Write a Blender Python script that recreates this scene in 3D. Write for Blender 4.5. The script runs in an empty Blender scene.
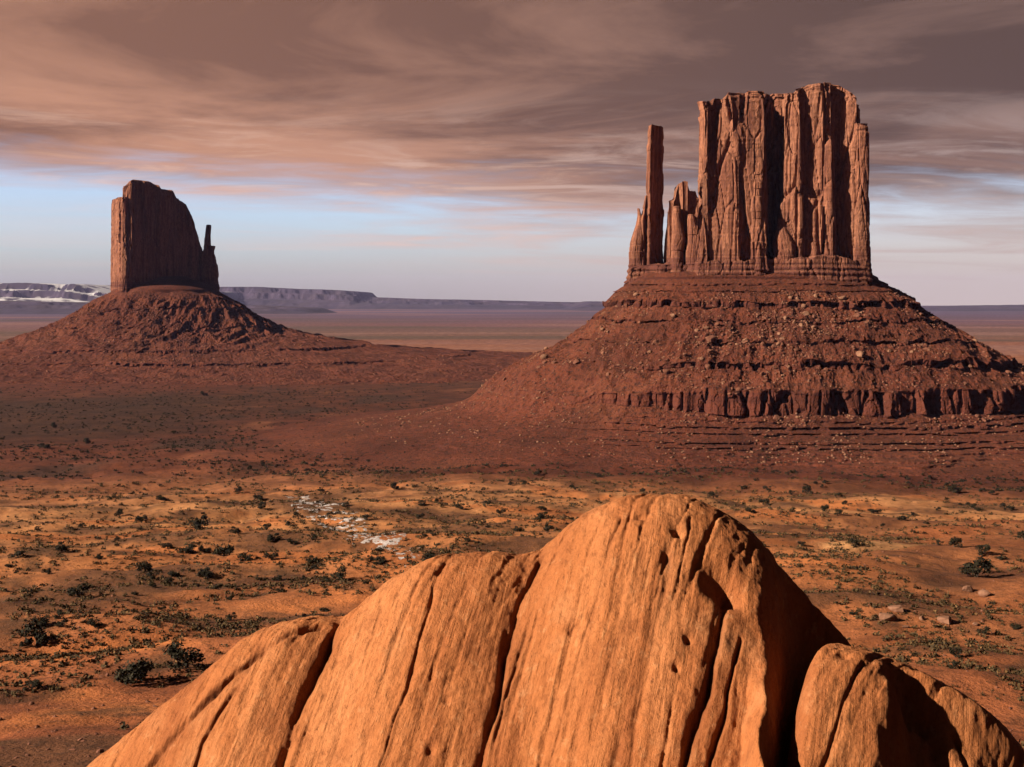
import bpy, math, random
import numpy as np
R = math.radians
SC = bpy.context.scene
COL = SC.collection
rng = np.random.default_rng(7)

# ------------------------------------------------------------------ camera, sky, sun, exposure
F, HX, HY = 1236.0, 512.0, 301.0            # focal length in pixels, principal column, horizon row
cam_d = bpy.data.cameras.new('camera'); cam = bpy.data.objects.new('camera', cam_d); COL.objects.link(cam)
cam.location = (0, 0, 0); cam.rotation_euler = (R(90), 0, 0)
cam_d.sensor_width = 36.0; cam_d.lens = 36.0 * F / 1024.0
cam_d.shift_y = -(383.5 - HY) / 1024.0
cam_d.clip_start = 0.1; cam_d.clip_end = 200000
SC.camera = cam

SUN_H = np.array([-0.93, -0.367]); SUN_EL = 27.0
SUN_AZ = math.degrees(math.atan2(SUN_H[0], SUN_H[1]))     # clockwise from +Y
sun_d = bpy.data.lights.new('sun', 'SUN'); sun = bpy.data.objects.new('sun', sun_d); COL.objects.link(sun)
sun_d.energy = 5.0; sun_d.angle = R(0.5); sun_d.color = (1.0, 0.83, 0.64)
sun.rotation_euler = (R(90 - SUN_EL), 0, math.atan2(SUN_H[0], -SUN_H[1]))

SC.view_settings.view_transform = 'Standard'; SC.view_settings.look = 'None'
SC.view_settings.exposure = 1.4; SC.view_settings.gamma = 1.0
SC.cycles.use_denoising = True
SC.cycles.max_bounces = 4; SC.cycles.diffuse_bounces = 2; SC.cycles.volume_bounces = 0
SC.cycles.transparent_max_bounces = 4


class NT:
    """small helper round a node tree"""
    def __init__(s, tree):
        s.t = tree; tree.nodes.clear()
    def n(s, kind, **kw):
        nd = s.t.nodes.new(kind)
        for k, v in kw.items():
            setattr(nd, k, v)
        return nd
    def link(s, a, b): s.t.links.new(a, b)
    def put(s, sock, v):
        if isinstance(v, bpy.types.NodeSocket): s.link(v, sock)
        elif v is not None: sock.default_value = v
    def math(s, op, a, b=None, c=None, clamp=False):
        nd = s.n('ShaderNodeMath', operation=op, use_clamp=clamp)
        s.put(nd.inputs[0], a); s.put(nd.inputs[1], b); s.put(nd.inputs[2], c)
        return nd.outputs[0]
    def sm(s, v, lo, hi, a=0.0, b=1.0):
        nd = s.n('ShaderNodeMapRange', interpolation_type='SMOOTHSTEP')
        s.put(nd.inputs[0], v); s.put(nd.inputs[1], lo); s.put(nd.inputs[2], hi); s.put(nd.inputs[3], a); s.put(nd.inputs[4], b)
        return nd.outputs[0]
    def vscale(s, vec, sc, rot=(0, 0, 0), loc=(0, 0, 0)):
        nd = s.n('ShaderNodeMapping'); s.put(nd.inputs['Vector'], vec)
        nd.inputs['Scale'].default_value = sc; nd.inputs['Rotation'].default_value = rot; nd.inputs['Location'].default_value = loc
        return nd.outputs[0]
    def noise(s, vec, scale=1.0, detail=4.0, rough=0.55, dist=0.0):
        nd = s.n('ShaderNodeTexNoise'); s.put(nd.inputs['Vector'], vec)
        nd.inputs['Scale'].default_value = scale; nd.inputs['Detail'].default_value = detail
        nd.inputs['Roughness'].default_value = rough; nd.inputs['Distortion'].default_value = dist
        return nd.outputs[0]
    def mix(s, f, a, b, mode='MIX'):
        nd = s.n('ShaderNodeMix', data_type='RGBA', blend_type=mode)
        s.put(nd.inputs[0], f)
        for sock, v in ((nd.inputs[6], a), (nd.inputs[7], b)):
            if isinstance(v, tuple) and len(v) == 3: v = v + (1,)
            s.put(sock, v)
        return nd.outputs[2]
    def ramp(s, f, stops, interp='LINEAR'):
        nd = s.n('ShaderNodeValToRGB'); cr = nd.color_ramp; cr.interpolation = interp
        while len(cr.elements) < len(stops): cr.elements.new(0.5)
        for e, (p, c) in zip(cr.elements, stops):
            e.position = p; e.color = tuple(c) + (1,)
        s.put(nd.inputs[0], f)
        return nd.outputs[0]


# ---- world: Nishita sky with a deck of procedural cloud projected on a plane high above the valley
W = bpy.data.worlds.new('World'); SC.world = W; W.use_nodes = True
w = NT(W.node_tree)
sky = w.n('ShaderNodeTexSky', sky_type='NISHITA', sun_disc=False)
sky.sun_elevation = R(SUN_EL); sky.sun_rotation = R(SUN_AZ); sky.air_density = 1.0; sky.dust_density = 1.5; sky.ozone_density = 1.5
bg_sky = w.n('ShaderNodeBackground'); w.link(w.mix(1.0, sky.outputs[0], (0.82, 0.86, 1.12), 'MULTIPLY'), bg_sky.inputs[0]); bg_sky.inputs[1].default_value = 0.080
tc = w.n('ShaderNodeTexCoord'); dirv = tc.outputs['Generated']
sp = w.n('ShaderNodeSeparateXYZ'); w.link(dirv, sp.inputs[0])
dx, dy, dz = sp.outputs
zc = w.math('ADD', w.math('MAXIMUM', dz, 0.0), 0.055)
pl = w.n('ShaderNodeCombineXYZ'); w.link(w.math('DIVIDE', dx, zc), pl.inputs[0]); w.link(w.math('DIVIDE', dy, zc), pl.inputs[1])
P = w.vscale(pl.outputs[0], (1, 1, 1), rot=(0, 0, R(-9)))
n_big = w.noise(w.vscale(P, (0.30, 0.42, 1), loc=(3.1, 0.4, 0)), 1.0, 5, 0.55, 0.4)
n_str = w.noise(w.vscale(P, (0.30, 0.62, 1), loc=(0.7, 2.2, 0)), 1.0, 9, 0.61, 1.1)
n_fin = w.noise(w.vscale(P, (0.9, 1.3, 1), loc=(5, 1, 0)), 1.0, 9, 0.66, 1.0)
side = w.sm(dx, -0.42, 0.42)                               # 0 at the west end of the view, 1 at the east
# lower edge of the deck, ragged by the noises
edge = w.math('ADD', w.math('ADD', dz, w.math('MULTIPLY', w.math('SUBTRACT', n_big, 0.5), 0.13)),
              w.math('ADD', w.math('MULTIPLY', w.math('SUBTRACT', n_str, 0.5), 0.09), w.math('MULTIPLY', w.math('SUBTRACT', n_fin, 0.5), 0.075)))
lo = w.math('SUBTRACT', 0.088, w.math('MULTIPLY', side, 0.030))
deck = w.sm(w.math('SUBTRACT', edge, lo), -0.034, 0.034)
wisp = w.math('MULTIPLY', w.sm(n_str, 0.44, 0.66), w.math('MULTIPLY', w.sm(dz, 0.012, 0.04), w.sm(side, 0.05, 0.8, 0.15, 0.85)))
behind = w.sm(dy, 0.87, 0.70)                               # unseen dark cloud added outside the view to cut ambient light
mask = w.math('MAXIMUM', w.math('MAXIMUM', deck, wisp), behind)
tan = w.mix(side, (0.60, 0.300, 0.190), (0.27, 0.160, 0.130))
brown = w.mix(side, (0.215, 0.105, 0.072), (0.095, 0.058, 0.050))
pale = w.mix(side, (0.72, 0.46, 0.35), (0.36, 0.27, 0.25))
height = w.sm(dz, 0.075, 0.215)
shade = w.math('ADD', w.sm(n_str, 0.30, 0.66), w.math('MULTIPLY', height, -0.50), clamp=True)
ccol = w.mix(shade, brown, tan)
ccol = w.mix(w.math('MULTIPLY', w.sm(n_fin, 0.46, 0.66), w.sm(dz, 0.18, 0.09, 0.0, 0.8)), ccol, pale)
ccol = w.mix(w.sm(dz, 0.105, 0.04, 0.0, 0.6), ccol, w.mix(side, (0.85, 0.58, 0.49), (0.55, 0.42, 0.37)))   # thin low cloud lets the light through
# overhead, out of view, the cloud is darkened to lower ambient light
ccol = w.mix(w.math('MAXIMUM', w.sm(dz, 0.235, 0.30), behind), ccol, (0.014, 0.011, 0.011))
bg_cl = w.n('ShaderNodeBackground'); w.link(ccol, bg_cl.inputs[0]); bg_cl.inputs[1].default_value = 0.46
# warm dusty air low on the horizon
bg_hz = w.n('ShaderNodeBackground'); bg_hz.inputs[0].default_value = (0.68, 0.55, 0.47, 1); bg_hz.inputs[1].default_value = 0.36
m0 = w.n('ShaderNodeMixShader'); w.link(w.math('MULTIPLY', w.sm(dz, w.math('ADD', 0.05, w.math('MULTIPLY', side, 0.09)), -0.01), w.math('ADD', 0.22, w.math('MULTIPLY', side, 0.70))), m0.inputs[0])
w.link(bg_sky.outputs[0], m0.inputs[1]); w.link(bg_hz.outputs[0], m0.inputs[2])
m1 = w.n('ShaderNodeMixShader'); w.link(mask, m1.inputs[0]); w.link(m0.outputs[0], m1.inputs[1]); w.link(bg_cl.outputs[0], m1.inputs[2])
wo = w.n('ShaderNodeOutputWorld'); w.link(m1.outputs[0], wo.inputs[0])

# ------------------------------------------------------------------ numpy noise
def _h(ix, iy, iz, seed):
    with np.errstate(over='ignore'):
        h = (ix.astype(np.int64) * 374761393 + iy.astype(np.int64) * 668265263 + iz.astype(np.int64) * 2147483647 + seed * 974711) & 0xffffffff
        h = ((h ^ (h >> 13)) * 1274126177) & 0xffffffff
        h = ((h ^ (h >> 16)) * 2246822519) & 0xffffffff
        h = h ^ (h >> 15)
    return h
def hf(ix, iy, iz, seed): return (_h(ix, iy, iz, seed) & 0xffffff) / float(0x1000000)
_G = np.array([(1,1,0),(-1,1,0),(1,-1,0),(-1,-1,0),(1,0,1),(-1,0,1),(1,0,-1),(-1,0,-1),(0,1,1),(0,-1,1),(0,1,-1),(0,-1,-1)], float)
def noise3(x, y, z, seed=0):
    x, y, z = np.broadcast_arrays(np.asarray(x, float), y, z)
    fx, fy, fz = np.floor(x), np.floor(y), np.floor(z)
    ix, iy, iz = fx.astype(np.int64), fy.astype(np.int64), fz.astype(np.int64)
    x, y, z = x - fx, y - fy, z - fz
    u, v, q = (t * t * t * (t * (t * 6 - 15) + 10) for t in (x, y, z))
    out = 0
    for a in (0, 1):
        wa = u if a else 1 - u
        for b in (0, 1):
            wb = v if b else 1 - v
            for c in (0, 1):
                wc = q if c else 1 - q
                g = _G[_h(ix + a, iy + b, iz + c, seed) % 12]
                out = out + wa * wb * wc * (g[..., 0] * (x - a) + g[..., 1] * (y - b) + g[..., 2] * (z - c))
    return out
def fbm(x, y, z=0.0, oct=4, seed=0, gain=0.5, ridged=False):
    s, a, t = 0, 1.0, 0.0
    for i in range(oct):
        n = noise3(np.asarray(x) * 2**i, np.asarray(y) * 2**i, np.asarray(z) * 2**i, seed + i * 17)
        s = s + a * ((1 - 2 * np.abs(n)) if ridged else n); t += a; a *= gain
    return s / t
def panel(x, y, z, seed=0):
    """value and edge distance of the nearest Voronoi cell: flat panels with sharp edges"""
    x, y, z = np.broadcast_arrays(np.asarray(x, float), y, z)
    ix, iy, iz = (np.floor(t).astype(np.int64) for t in (x, y, z))
    d1 = np.full(x.shape, 9.0); d2 = d1.copy(); val = np.zeros(x.shape)
    for a in (-1, 0, 1):
        for b in (-1, 0, 1):
            for c in (-1, 0, 1):
                jx, jy, jz = ix + a, iy + b, iz + c
                d = (jx + hf(jx, jy, jz, seed) - x)**2 + (jy + hf(jx, jy, jz, seed + 1) - y)**2 + (jz + hf(jx, jy, jz, seed + 2) - z)**2
                near = d < d1
                d2 = np.where(near, d1, np.minimum(d2, d)); val = np.where(near, hf(jx, jy, jz, seed + 3), val); d1 = np.where(near, d, d1)
    return val, np.sqrt(d2) - np.sqrt(d1)
def sstep(a, b, x):
    t = np.clip((np.asarray(x, float) - a) / (b - a), 0, 1); return t * t * (3 - 2 * t)

# ------------------------------------------------------------------ mesh helpers
def mesh_obj(name, verts, quads=None, mat=None, parent=None, smooth=False, tris=None, col=None):
    me = bpy.data.meshes.new(name)
    verts = np.asarray(verts, np.float32).reshape(-1, 3)
    idx, starts, tot = [], [], 0
    for f, k in ((quads, 4), (tris, 3)):
        if f is not None and len(f):
            f = np.asarray(f, np.int32).reshape(-1, k)
            idx.append(f.ravel()); starts.append(tot + np.arange(len(f)) * k); tot += f.size
    idx = np.concatenate(idx); starts = np.concatenate(starts)
    me.vertices.add(len(verts)); me.vertices.foreach_set('co', verts.ravel())
    me.loops.add(len(idx)); me.loops.foreach_set('vertex_index', idx.astype(np.int32))
    me.polygons.add(len(starts)); me.polygons.foreach_set('loop_start', starts.astype(np.int32))
    me.update(calc_edges=True); me.validate()
    me.polygons.foreach_set('use_smooth', np.full(len(me.polygons), smooth))
    if col is not None:
        at = me.color_attributes.new('soil', 'FLOAT_COLOR', 'POINT')
        c4 = np.ones((len(verts), 4), np.float32); c4[:, :3] = col
        at.data.foreach_set('color', c4.ravel())
    if mat: me.materials.append(mat)
    o = bpy.data.objects.new(name, me); COL.objects.link(o)
    if parent: o.parent = parent
    return o
def grid_quads(nu, nv, wrap_u=False):
    """faces of a grid whose vertex (i, j) is i * nv + j"""
    i = np.arange(nu if wrap_u else nu - 1)[:, None]; j = np.arange(nv - 1)[None, :]
    a = i * nv + j; b = ((i + 1) % nu) * nv + j
    return np.stack([a, b, b + 1, a + 1], -1).reshape(-1, 4)
def tag(o, label=None, cat=None, group=None, kind=None):
    for k, v in (('label', label), ('category', cat), ('group', group), ('kind', kind)):
        if v: o[k] = v
    return o
def empty(name, loc, label, cat, group=None):
    o = bpy.data.objects.new(name, None); COL.objects.link(o); o.location = loc; o.empty_display_size = 2
    return tag(o, label, cat, group)

# ------------------------------------------------------------------ materials
def new_mat(name, rough=0.95):
    m = bpy.data.materials.new(name); m.use_nodes = True
    t = NT(m.node_tree)
    b = t.n('ShaderNodeBsdfPrincipled'); o = t.n('ShaderNodeOutputMaterial'); t.link(b.outputs[0], o.inputs[0])
    b.inputs['Roughness'].default_value = rough; b.inputs['Specular IOR Level'].default_value = 0.15
    return m, t, b
KA, KG = 0.66, 0.84
def base(t, b, c, k=KA): t.link(t.mix(1.0, c, (k * KG, k * KG, k * KG), 'MULTIPLY'), b.inputs['Base Color'])
def bump(t, b, h, strength, dist):
    nd = t.n('ShaderNodeBump'); nd.inputs['Strength'].default_value = strength; nd.inputs['Distance'].default_value = dist
    t.link(h, nd.inputs['Height']); t.link(nd.outputs[0], b.inputs['Normal'])

def cliff_material():
    m, t, b = new_mat('cliff_sandstone')
    co = t.n('ShaderNodeTexCoord').outputs['Object']
    z = t.n('ShaderNodeSeparateXYZ'); t.link(co, z.inputs[0]); z = z.outputs[2]
    streak = t.noise(t.vscale(co, (0.16, 0.16, 0.012)), 1.0, 6, 0.6, 0.3)
    blotch = t.noise(t.vscale(co, (0.035, 0.035, 0.02)), 1.0, 4, 0.5)
    fine = t.noise(t.vscale(co, (0.5, 0.5, 0.2)), 1.0, 5, 0.65)
    c = t.ramp(streak, [(0.30, (0.085, 0.032, 0.024)), (0.45, (0.225, 0.084, 0.050)), (0.60, (0.38, 0.160, 0.095)), (0.78, (0.20, 0.078, 0.05))])
    c = t.mix(t.sm(blotch, 0.42, 0.68, 0, 0.55), c, (0.36, 0.165, 0.098))
    c = t.mix(t.sm(fine, 0.60, 0.36, 0, 0.5), c, (0.085, 0.032, 0.024))
    bed = t.noise(t.vscale(co, (0.006, 0.006, 0.55)), 1.0, 5, 0.6)
    c = t.mix(t.math('MULTIPLY', t.sm(z, 150, 131), t.sm(bed, 0.38, 0.62, 0.35, 0.95)), c, (0.105, 0.034, 0.026))
    joint = t.noise(t.vscale(co, (0.42, 0.42, 0.018)), 1.0, 3, 0.55, 0.2)
    c = t.mix(t.sm(t.math('ABSOLUTE', t.math('SUBTRACT', joint, 0.5)), 0.022, 0.004, 0, 0.7), c, (0.05, 0.019, 0.014))
    base(t, b, c, 0.80)
    bump(t, b, t.math('ADD', fine, streak), 0.6, 1.4)
    return m
def talus_material():
    m, t, b = new_mat('talus_earth')
    co = t.n('ShaderNodeTexCoord').outputs['Object']
    g = t.n('ShaderNodeNewGeometry'); nz = t.n('ShaderNodeSeparateXYZ'); t.link(g.outputs['True Normal'], nz.inputs[0]); nz = nz.outputs[2]
    big = t.noise(t.vscale(co, (0.012, 0.012, 0.03)), 1.0, 4, 0.55)
    strata = t.noise(t.vscale(co, (0.004, 0.004, 0.22)), 1.0, 5, 0.6)
    fine = t.noise(co, 0.35, 6, 0.7)
    peb = t.noise(co, 0.9, 3, 0.6)
    c = t.ramp(big, [(0.3, (0.092, 0.023, 0.014)), (0.5, (0.160, 0.042, 0.022)), (0.7, (0.200, 0.062, 0.032))])
    c = t.mix(t.sm(strata, 0.35, 0.65, 0, 0.5), c, (0.19, 0.050, 0.027))
    c = t.mix(t.sm(fine, 0.53, 0.36, 0, 0.85), c, (0.035, 0.015, 0.012))
    c = t.mix(t.sm(peb, 0.58, 0.70, 0, 0.7), c, (0.27, 0.13, 0.08))
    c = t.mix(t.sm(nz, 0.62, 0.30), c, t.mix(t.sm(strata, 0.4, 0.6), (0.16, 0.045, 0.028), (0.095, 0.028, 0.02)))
    low = t.noise(t.vscale(co, (0.016, 0.02, 0.02)), 1.0, 5, 0.6)
    c = t.mix(t.sm(low, 0.46, 0.62, 0, 0.45), c, (0.070, 0.022, 0.013))
    base(t, b, c)
    bump(t, b, t.math('ADD', fine, peb), 0.9, 1.2)
    return m
def soil_material():
    m, t, b = new_mat('desert_soil')
    co = t.n('ShaderNodeTexCoord').outputs['Object']
    a = t.n('ShaderNodeAttribute', attribute_name='soil').outputs['Color']
    n1 = t.noise(co, 0.045, 6, 0.62); n2 = t.noise(co, 0.35, 6, 0.7); n3 = t.noise(co, 2.5, 4, 0.6)
    c = t.mix(t.sm(n1, 0.35, 0.68), t.mix(1.0, a, (0.62, 0.56, 0.52), 'MULTIPLY'), t.mix(1.0, a, (1.28, 1.26, 1.2), 'MULTIPLY'))
    c = t.mix(t.sm(n2, 0.50, 0.64, 0, 0.6), c, t.mix(1.0, a, (0.34, 0.38, 0.40), 'MULTIPLY'))
    c = t.mix(t.sm(n3, 0.58, 0.75, 0, 0.45), c, t.mix(1.0, a, (1.5, 1.5, 1.5), 'MULTIPLY'))
    base(t, b, c, 0.85)
    bump(t, b, t.math('ADD', t.math('MULTIPLY', n2, 1.0), t.math('MULTIPLY', n3, 0.25)), 0.9, 0.9)
    return m
FLOW = R(20)
def slickrock_material():
    m, t, b = new_mat('orange_slickrock')
    co = t.n('ShaderNodeTexCoord').outputs['Object']
    # axis 1 across the flutes, axis 2 and 3 along them
    flow = t.vscale(co, (1, 1, 1), rot=(0, R(-17), 0))
    lines = t.noise(t.vscale(flow, (6.5, 0.6, 0.6)), 1.0, 8, 0.66, 0.25)
    wide = t.noise(t.vscale(flow, (0.75, 0.12, 0.12)), 1.0, 5, 0.6, 0.6)
    blot = t.noise(co, 0.55, 6, 0.62, 0.3)
    grain = t.noise(co, 9.0, 6, 0.7)
    c = t.ramp(wide, [(0.28, (0.33, 0.102, 0.036)), (0.5, (0.50, 0.178, 0.062)), (0.72, (0.63, 0.255, 0.102))])
    c = t.mix(t.sm(lines, 0.46, 0.32, 0, 0.42), c, (0.22, 0.066, 0.022))
    c = t.mix(t.sm(lines, 0.58, 0.72, 0, 0.6), c, (0.66, 0.33, 0.145))
    c = t.mix(t.sm(blot, 0.54, 0.70, 0, 0.55), c, (0.27, 0.085, 0.030))
    c = t.mix(t.sm(blot, 0.46, 0.30, 0, 0.45), c, (0.62, 0.28, 0.125))
    c = t.mix(t.sm(grain, 0.52, 0.34, 0, 0.35), c, (0.22, 0.075, 0.028))
    rough_ = t.noise(co, 3.2, 8, 0.68); pock = t.noise(t.vscale(flow, (5.5, 2.2, 2.2)), 1.0, 5, 0.6)
    c = t.mix(t.sm(rough_, 0.45, 0.32, 0, 0.40), c, (0.24, 0.075, 0.027))
    c = t.mix(t.sm(rough_, 0.56, 0.70, 0, 0.45), c, (0.70, 0.34, 0.16))
    c = t.mix(t.sm(pock, 0.34, 0.28, 0, 0.6), c, (0.10, 0.032, 0.014))
    at = t.n('ShaderNodeAttribute', attribute_name='soil').outputs['Color']     # darker tone along the grooves
    c = t.mix(1.0, c, at, 'MULTIPLY')
    base(t, b, c, 0.74)
    bump(t, b, t.math('ADD', t.math('ADD', t.math('MULTIPLY', lines, 0.8), t.math('MULTIPLY', rough_, 0.8)), t.math('MULTIPLY', grain, 0.5)), 0.95, 0.13)
    return m
def plain_noise_material(name, c1, c2, scale, bstr=0.5, bdist=0.2):
    m, t, b = new_mat(name)
    co = t.n('ShaderNodeTexCoord').outputs['Object']
    n = t.noise(co, scale, 5, 0.65)
    base(t, b, t.ramp(n, [(0.32, c1), (0.68, c2)]), 1.0 if 'snow' in name else KA)
    bump(t, b, n, bstr, bdist)
    return m
def foliage_material(name, cols):
    m, t, b = new_mat(name, 0.8)
    g = t.n('ShaderNodeNewGeometry')
    base(t, b, t.ramp(g.outputs['Random Per Island'], [(i / (len(cols) - 1), c) for i, c in enumerate(cols)]), 0.8)
    return m
M_CLIFF, M_TALUS, M_SOIL, M_SLICK = cliff_material(), talus_material(), soil_material(), slickrock_material()
M_BOULDER = plain_noise_material('talus_boulder', (0.15, 0.055, 0.035), (0.27, 0.12, 0.075), 0.4)
M_PALE = plain_noise_material('pale_boulder', (0.20, 0.092, 0.058), (0.36, 0.19, 0.12), 0.5)
M_SNOW = plain_noise_material('old_snow', (0.17, 0.10, 0.07), (0.46, 0.45, 0.47), 1.3, 0.4, 0.2)
M_JUN = foliage_material('juniper_leaves', [(0.013, 0.012, 0.007), (0.026, 0.022, 0.011), (0.018, 0.016, 0.008), (0.036, 0.029, 0.014)])
M_SAGE = foliage_material('sage_leaves', [(0.042, 0.030, 0.013), (0.11, 0.066, 0.027), (0.060, 0.040, 0.018), (0.024, 0.018, 0.009), (0.22, 0.12, 0.046)])
M_BARK = plain_noise_material('juniper_bark', (0.05, 0.035, 0.025), (0.12, 0.085, 0.06), 4.0)

# ------------------------------------------------------------------ the ground
_D = np.array([0, 3, 10, 22, 40, 90, 140, 200, 320, 450, 560, 700, 1000, 1500, 2600, 60000.])
_Z = np.array([-1.7, -1.8, -7.0, -15.5, -23, -34.8, -43.5, -51, -63, -76, -88, -97.5, -105, -108, -109, -109.])
def smooth_profile(d):
    ld = np.log(np.maximum(d, 1.0)); s = 0
    for k, wgt in ((-0.12, 1), (-0.06, 2), (0, 3), (0.06, 2), (0.12, 1)):
        s = s + wgt * np.interp(np.exp(ld + k), _D, _Z)
    return s / 9.0
def ground_z(x, y):
    d = np.hypot(x, y)
    z = smooth_profile(d)
    amp = sstep(70, 180, d) * (1 - sstep(620, 1300, d))
    z = z + amp * 7.0 * fbm(x / 120, y / 95, 0.3, 4, 11) + amp * 3.8 * fbm(x / 36, y / 26, 1.3, 4, 12)
    wash = 1 - np.abs(noise3(x / 170 + 0.35 * noise3(x / 60, y / 60, 0, 9), y / 130, 3.7, 21)) * 7    # dry washes
    z = z - amp * 2.2 * np.clip(wash, 0, 1)
    z = z + sstep(60, 300, d) * 0.35 * fbm(x / 5, y / 5, 0.7, 3, 13)
    far = sstep(1500, 4000, d)
    return z + far * 5 * fbm(x / 900, y / 900, 0, 3, 14)
def at(px, py):
    """where the view ray through a point of the photo meets the ground"""
    u, v = (px - HX) / F, (HY - py) / F
    Y = np.exp(np.linspace(math.log(80), math.log(2600), 1400))
    below = v * Y < ground_z(u * Y, Y)
    k = int(np.argmax(below)); return float(u * Y[k]), float(Y[k])

CX_E, CX_W = (752 - HX) / F * 950.0, (165 - HX) / F * 2100.0
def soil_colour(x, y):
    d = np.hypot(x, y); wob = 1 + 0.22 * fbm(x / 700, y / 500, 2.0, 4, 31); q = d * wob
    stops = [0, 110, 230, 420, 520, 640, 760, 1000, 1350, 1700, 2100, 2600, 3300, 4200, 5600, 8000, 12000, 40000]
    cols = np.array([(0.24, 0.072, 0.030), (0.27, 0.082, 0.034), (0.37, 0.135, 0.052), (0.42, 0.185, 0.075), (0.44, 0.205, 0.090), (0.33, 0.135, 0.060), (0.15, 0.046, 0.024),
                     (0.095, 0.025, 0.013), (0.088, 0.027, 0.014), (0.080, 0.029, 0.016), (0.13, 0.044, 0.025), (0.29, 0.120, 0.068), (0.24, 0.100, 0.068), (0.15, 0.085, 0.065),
                     (0.17, 0.082, 0.088), (0.12, 0.072, 0.115), (0.10, 0.074, 0.140), (0.095, 0.075, 0.150)])  # farthest stops tinted purple-blue: distance haze painted into the soil
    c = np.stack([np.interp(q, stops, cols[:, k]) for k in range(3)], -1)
    tl = np.array((0.105, 0.027, 0.014))
    def blend(mask, col):
        nonlocal c
        mask = np.clip(mask, 0, 1); c = c * (1 - mask[..., None]) + np.array(col) * mask[..., None]
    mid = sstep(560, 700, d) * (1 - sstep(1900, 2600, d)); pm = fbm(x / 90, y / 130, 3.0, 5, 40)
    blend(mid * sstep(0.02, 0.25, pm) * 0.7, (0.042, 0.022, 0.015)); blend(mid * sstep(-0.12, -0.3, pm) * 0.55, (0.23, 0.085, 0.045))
    pch = fbm(x / 55, y / 40, 5.0, 5, 32)
    near = (1 - sstep(560, 700, d))
    blend(near * sstep(0.02, 0.18, pch) * 0.9, (0.135, 0.058, 0.028))          # scrubby soil
    blend(near * sstep(-0.02, -0.18, pch) * 0.9, (0.44, 0.150, 0.050))         # bare orange sand
    p2 = fbm(x / 14, y / 14, 8.0, 4, 33)
    blend(near * sstep(0.08, 0.28, p2) * 0.7, (0.080, 0.040, 0.020))
    east = sstep(40, 160, x) * sstep(120, 200, d) * (1 - sstep(420, 520, d))
    blend(east * 0.6, (0.25, 0.080, 0.036))                                     # redder flat to the east
    ps = np.hypot((x - 91) / 16, (y - 312) / 13) + 0.9 * fbm(x / 9, y / 9, 1, 3, 41); blend(sstep(1.1, 0.6, ps) * 0.8, (0.55, 0.29, 0.13))   # pale sand
    # cloud shadow on the plain under the western butte, painted into the soil
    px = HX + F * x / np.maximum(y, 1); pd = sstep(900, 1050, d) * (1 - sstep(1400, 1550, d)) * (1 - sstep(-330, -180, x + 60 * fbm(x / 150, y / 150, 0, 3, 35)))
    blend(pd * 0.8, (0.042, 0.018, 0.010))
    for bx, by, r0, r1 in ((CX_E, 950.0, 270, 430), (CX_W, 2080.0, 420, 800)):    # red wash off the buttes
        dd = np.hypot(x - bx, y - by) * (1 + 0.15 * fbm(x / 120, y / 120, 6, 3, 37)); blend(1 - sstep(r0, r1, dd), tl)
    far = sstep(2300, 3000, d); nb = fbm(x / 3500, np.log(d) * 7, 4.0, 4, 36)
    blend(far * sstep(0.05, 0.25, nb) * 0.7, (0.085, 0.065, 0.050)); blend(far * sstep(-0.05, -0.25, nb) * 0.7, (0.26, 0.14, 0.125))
    return c
def build_ground():
    fine = np.arange(-33, 33.001, 0.070)
    rest = np.arange(40, 321, 6.0)
    ang = np.concatenate([fine, rest]); ang = np.radians(ang)
    rad = np.concatenate([[0.5, 2, 4, 7, 10, 14, 18], np.exp(np.arange(math.log(22), math.log(31000), 0.0105))])
    A, Q = np.meshgrid(ang, rad, indexing='ij')
    x, y = Q * np.sin(A), Q * np.cos(A)
    z = ground_z(x, y)
    v = np.stack([x, y, z], -1).reshape(-1, 3)
    f = grid_quads(len(ang), len(rad), True)[:, ::-1]
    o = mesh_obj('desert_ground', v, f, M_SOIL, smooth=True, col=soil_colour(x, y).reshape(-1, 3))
    tag(o, kind='structure')
build_ground()

# ------------------------------------------------------------------ cliffs and talus
def superellipse(cx, cy, a, b, n=3.0, rot=0.0, N=400):
    th = np.linspace(0, 2 * np.pi, N, endpoint=False); c, s = np.cos(th), np.sin(th)
    x = a * np.sign(c) * np.abs(c)**(2 / n); y = b * np.sign(s) * np.abs(s)**(2 / n)
    cr, sr = math.cos(rot), math.sin(rot)
    return np.stack([cx + x * cr - y * sr, cy + x * sr + y * cr], -1)
def resample(pts, ds=None, N=None):
    p = np.vstack([pts, pts[:1]]); L = np.r_[0, np.cumsum(np.hypot(*np.diff(p, axis=0).T))]
    N = N or max(24, int(L[-1] / ds)); s = np.linspace(0, L[-1], N, endpoint=False)
    return np.stack([np.interp(s, L, p[:, 0]), np.interp(s, L, p[:, 1])], -1)
def smooth_loop(p, k):
    for _ in range(k): p = 0.25 * np.roll(p, 1, 0) + 0.5 * p + 0.25 * np.roll(p, -1, 0)
    return p
def loop_normals(p):
    t = np.roll(p, -1, 0) - np.roll(p, 1, 0); n = np.stack([t[:, 1], -t[:, 0]], -1)
    return n / np.maximum(np.hypot(n[:, 0], n[:, 1])[:, None], 1e-6)

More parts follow.
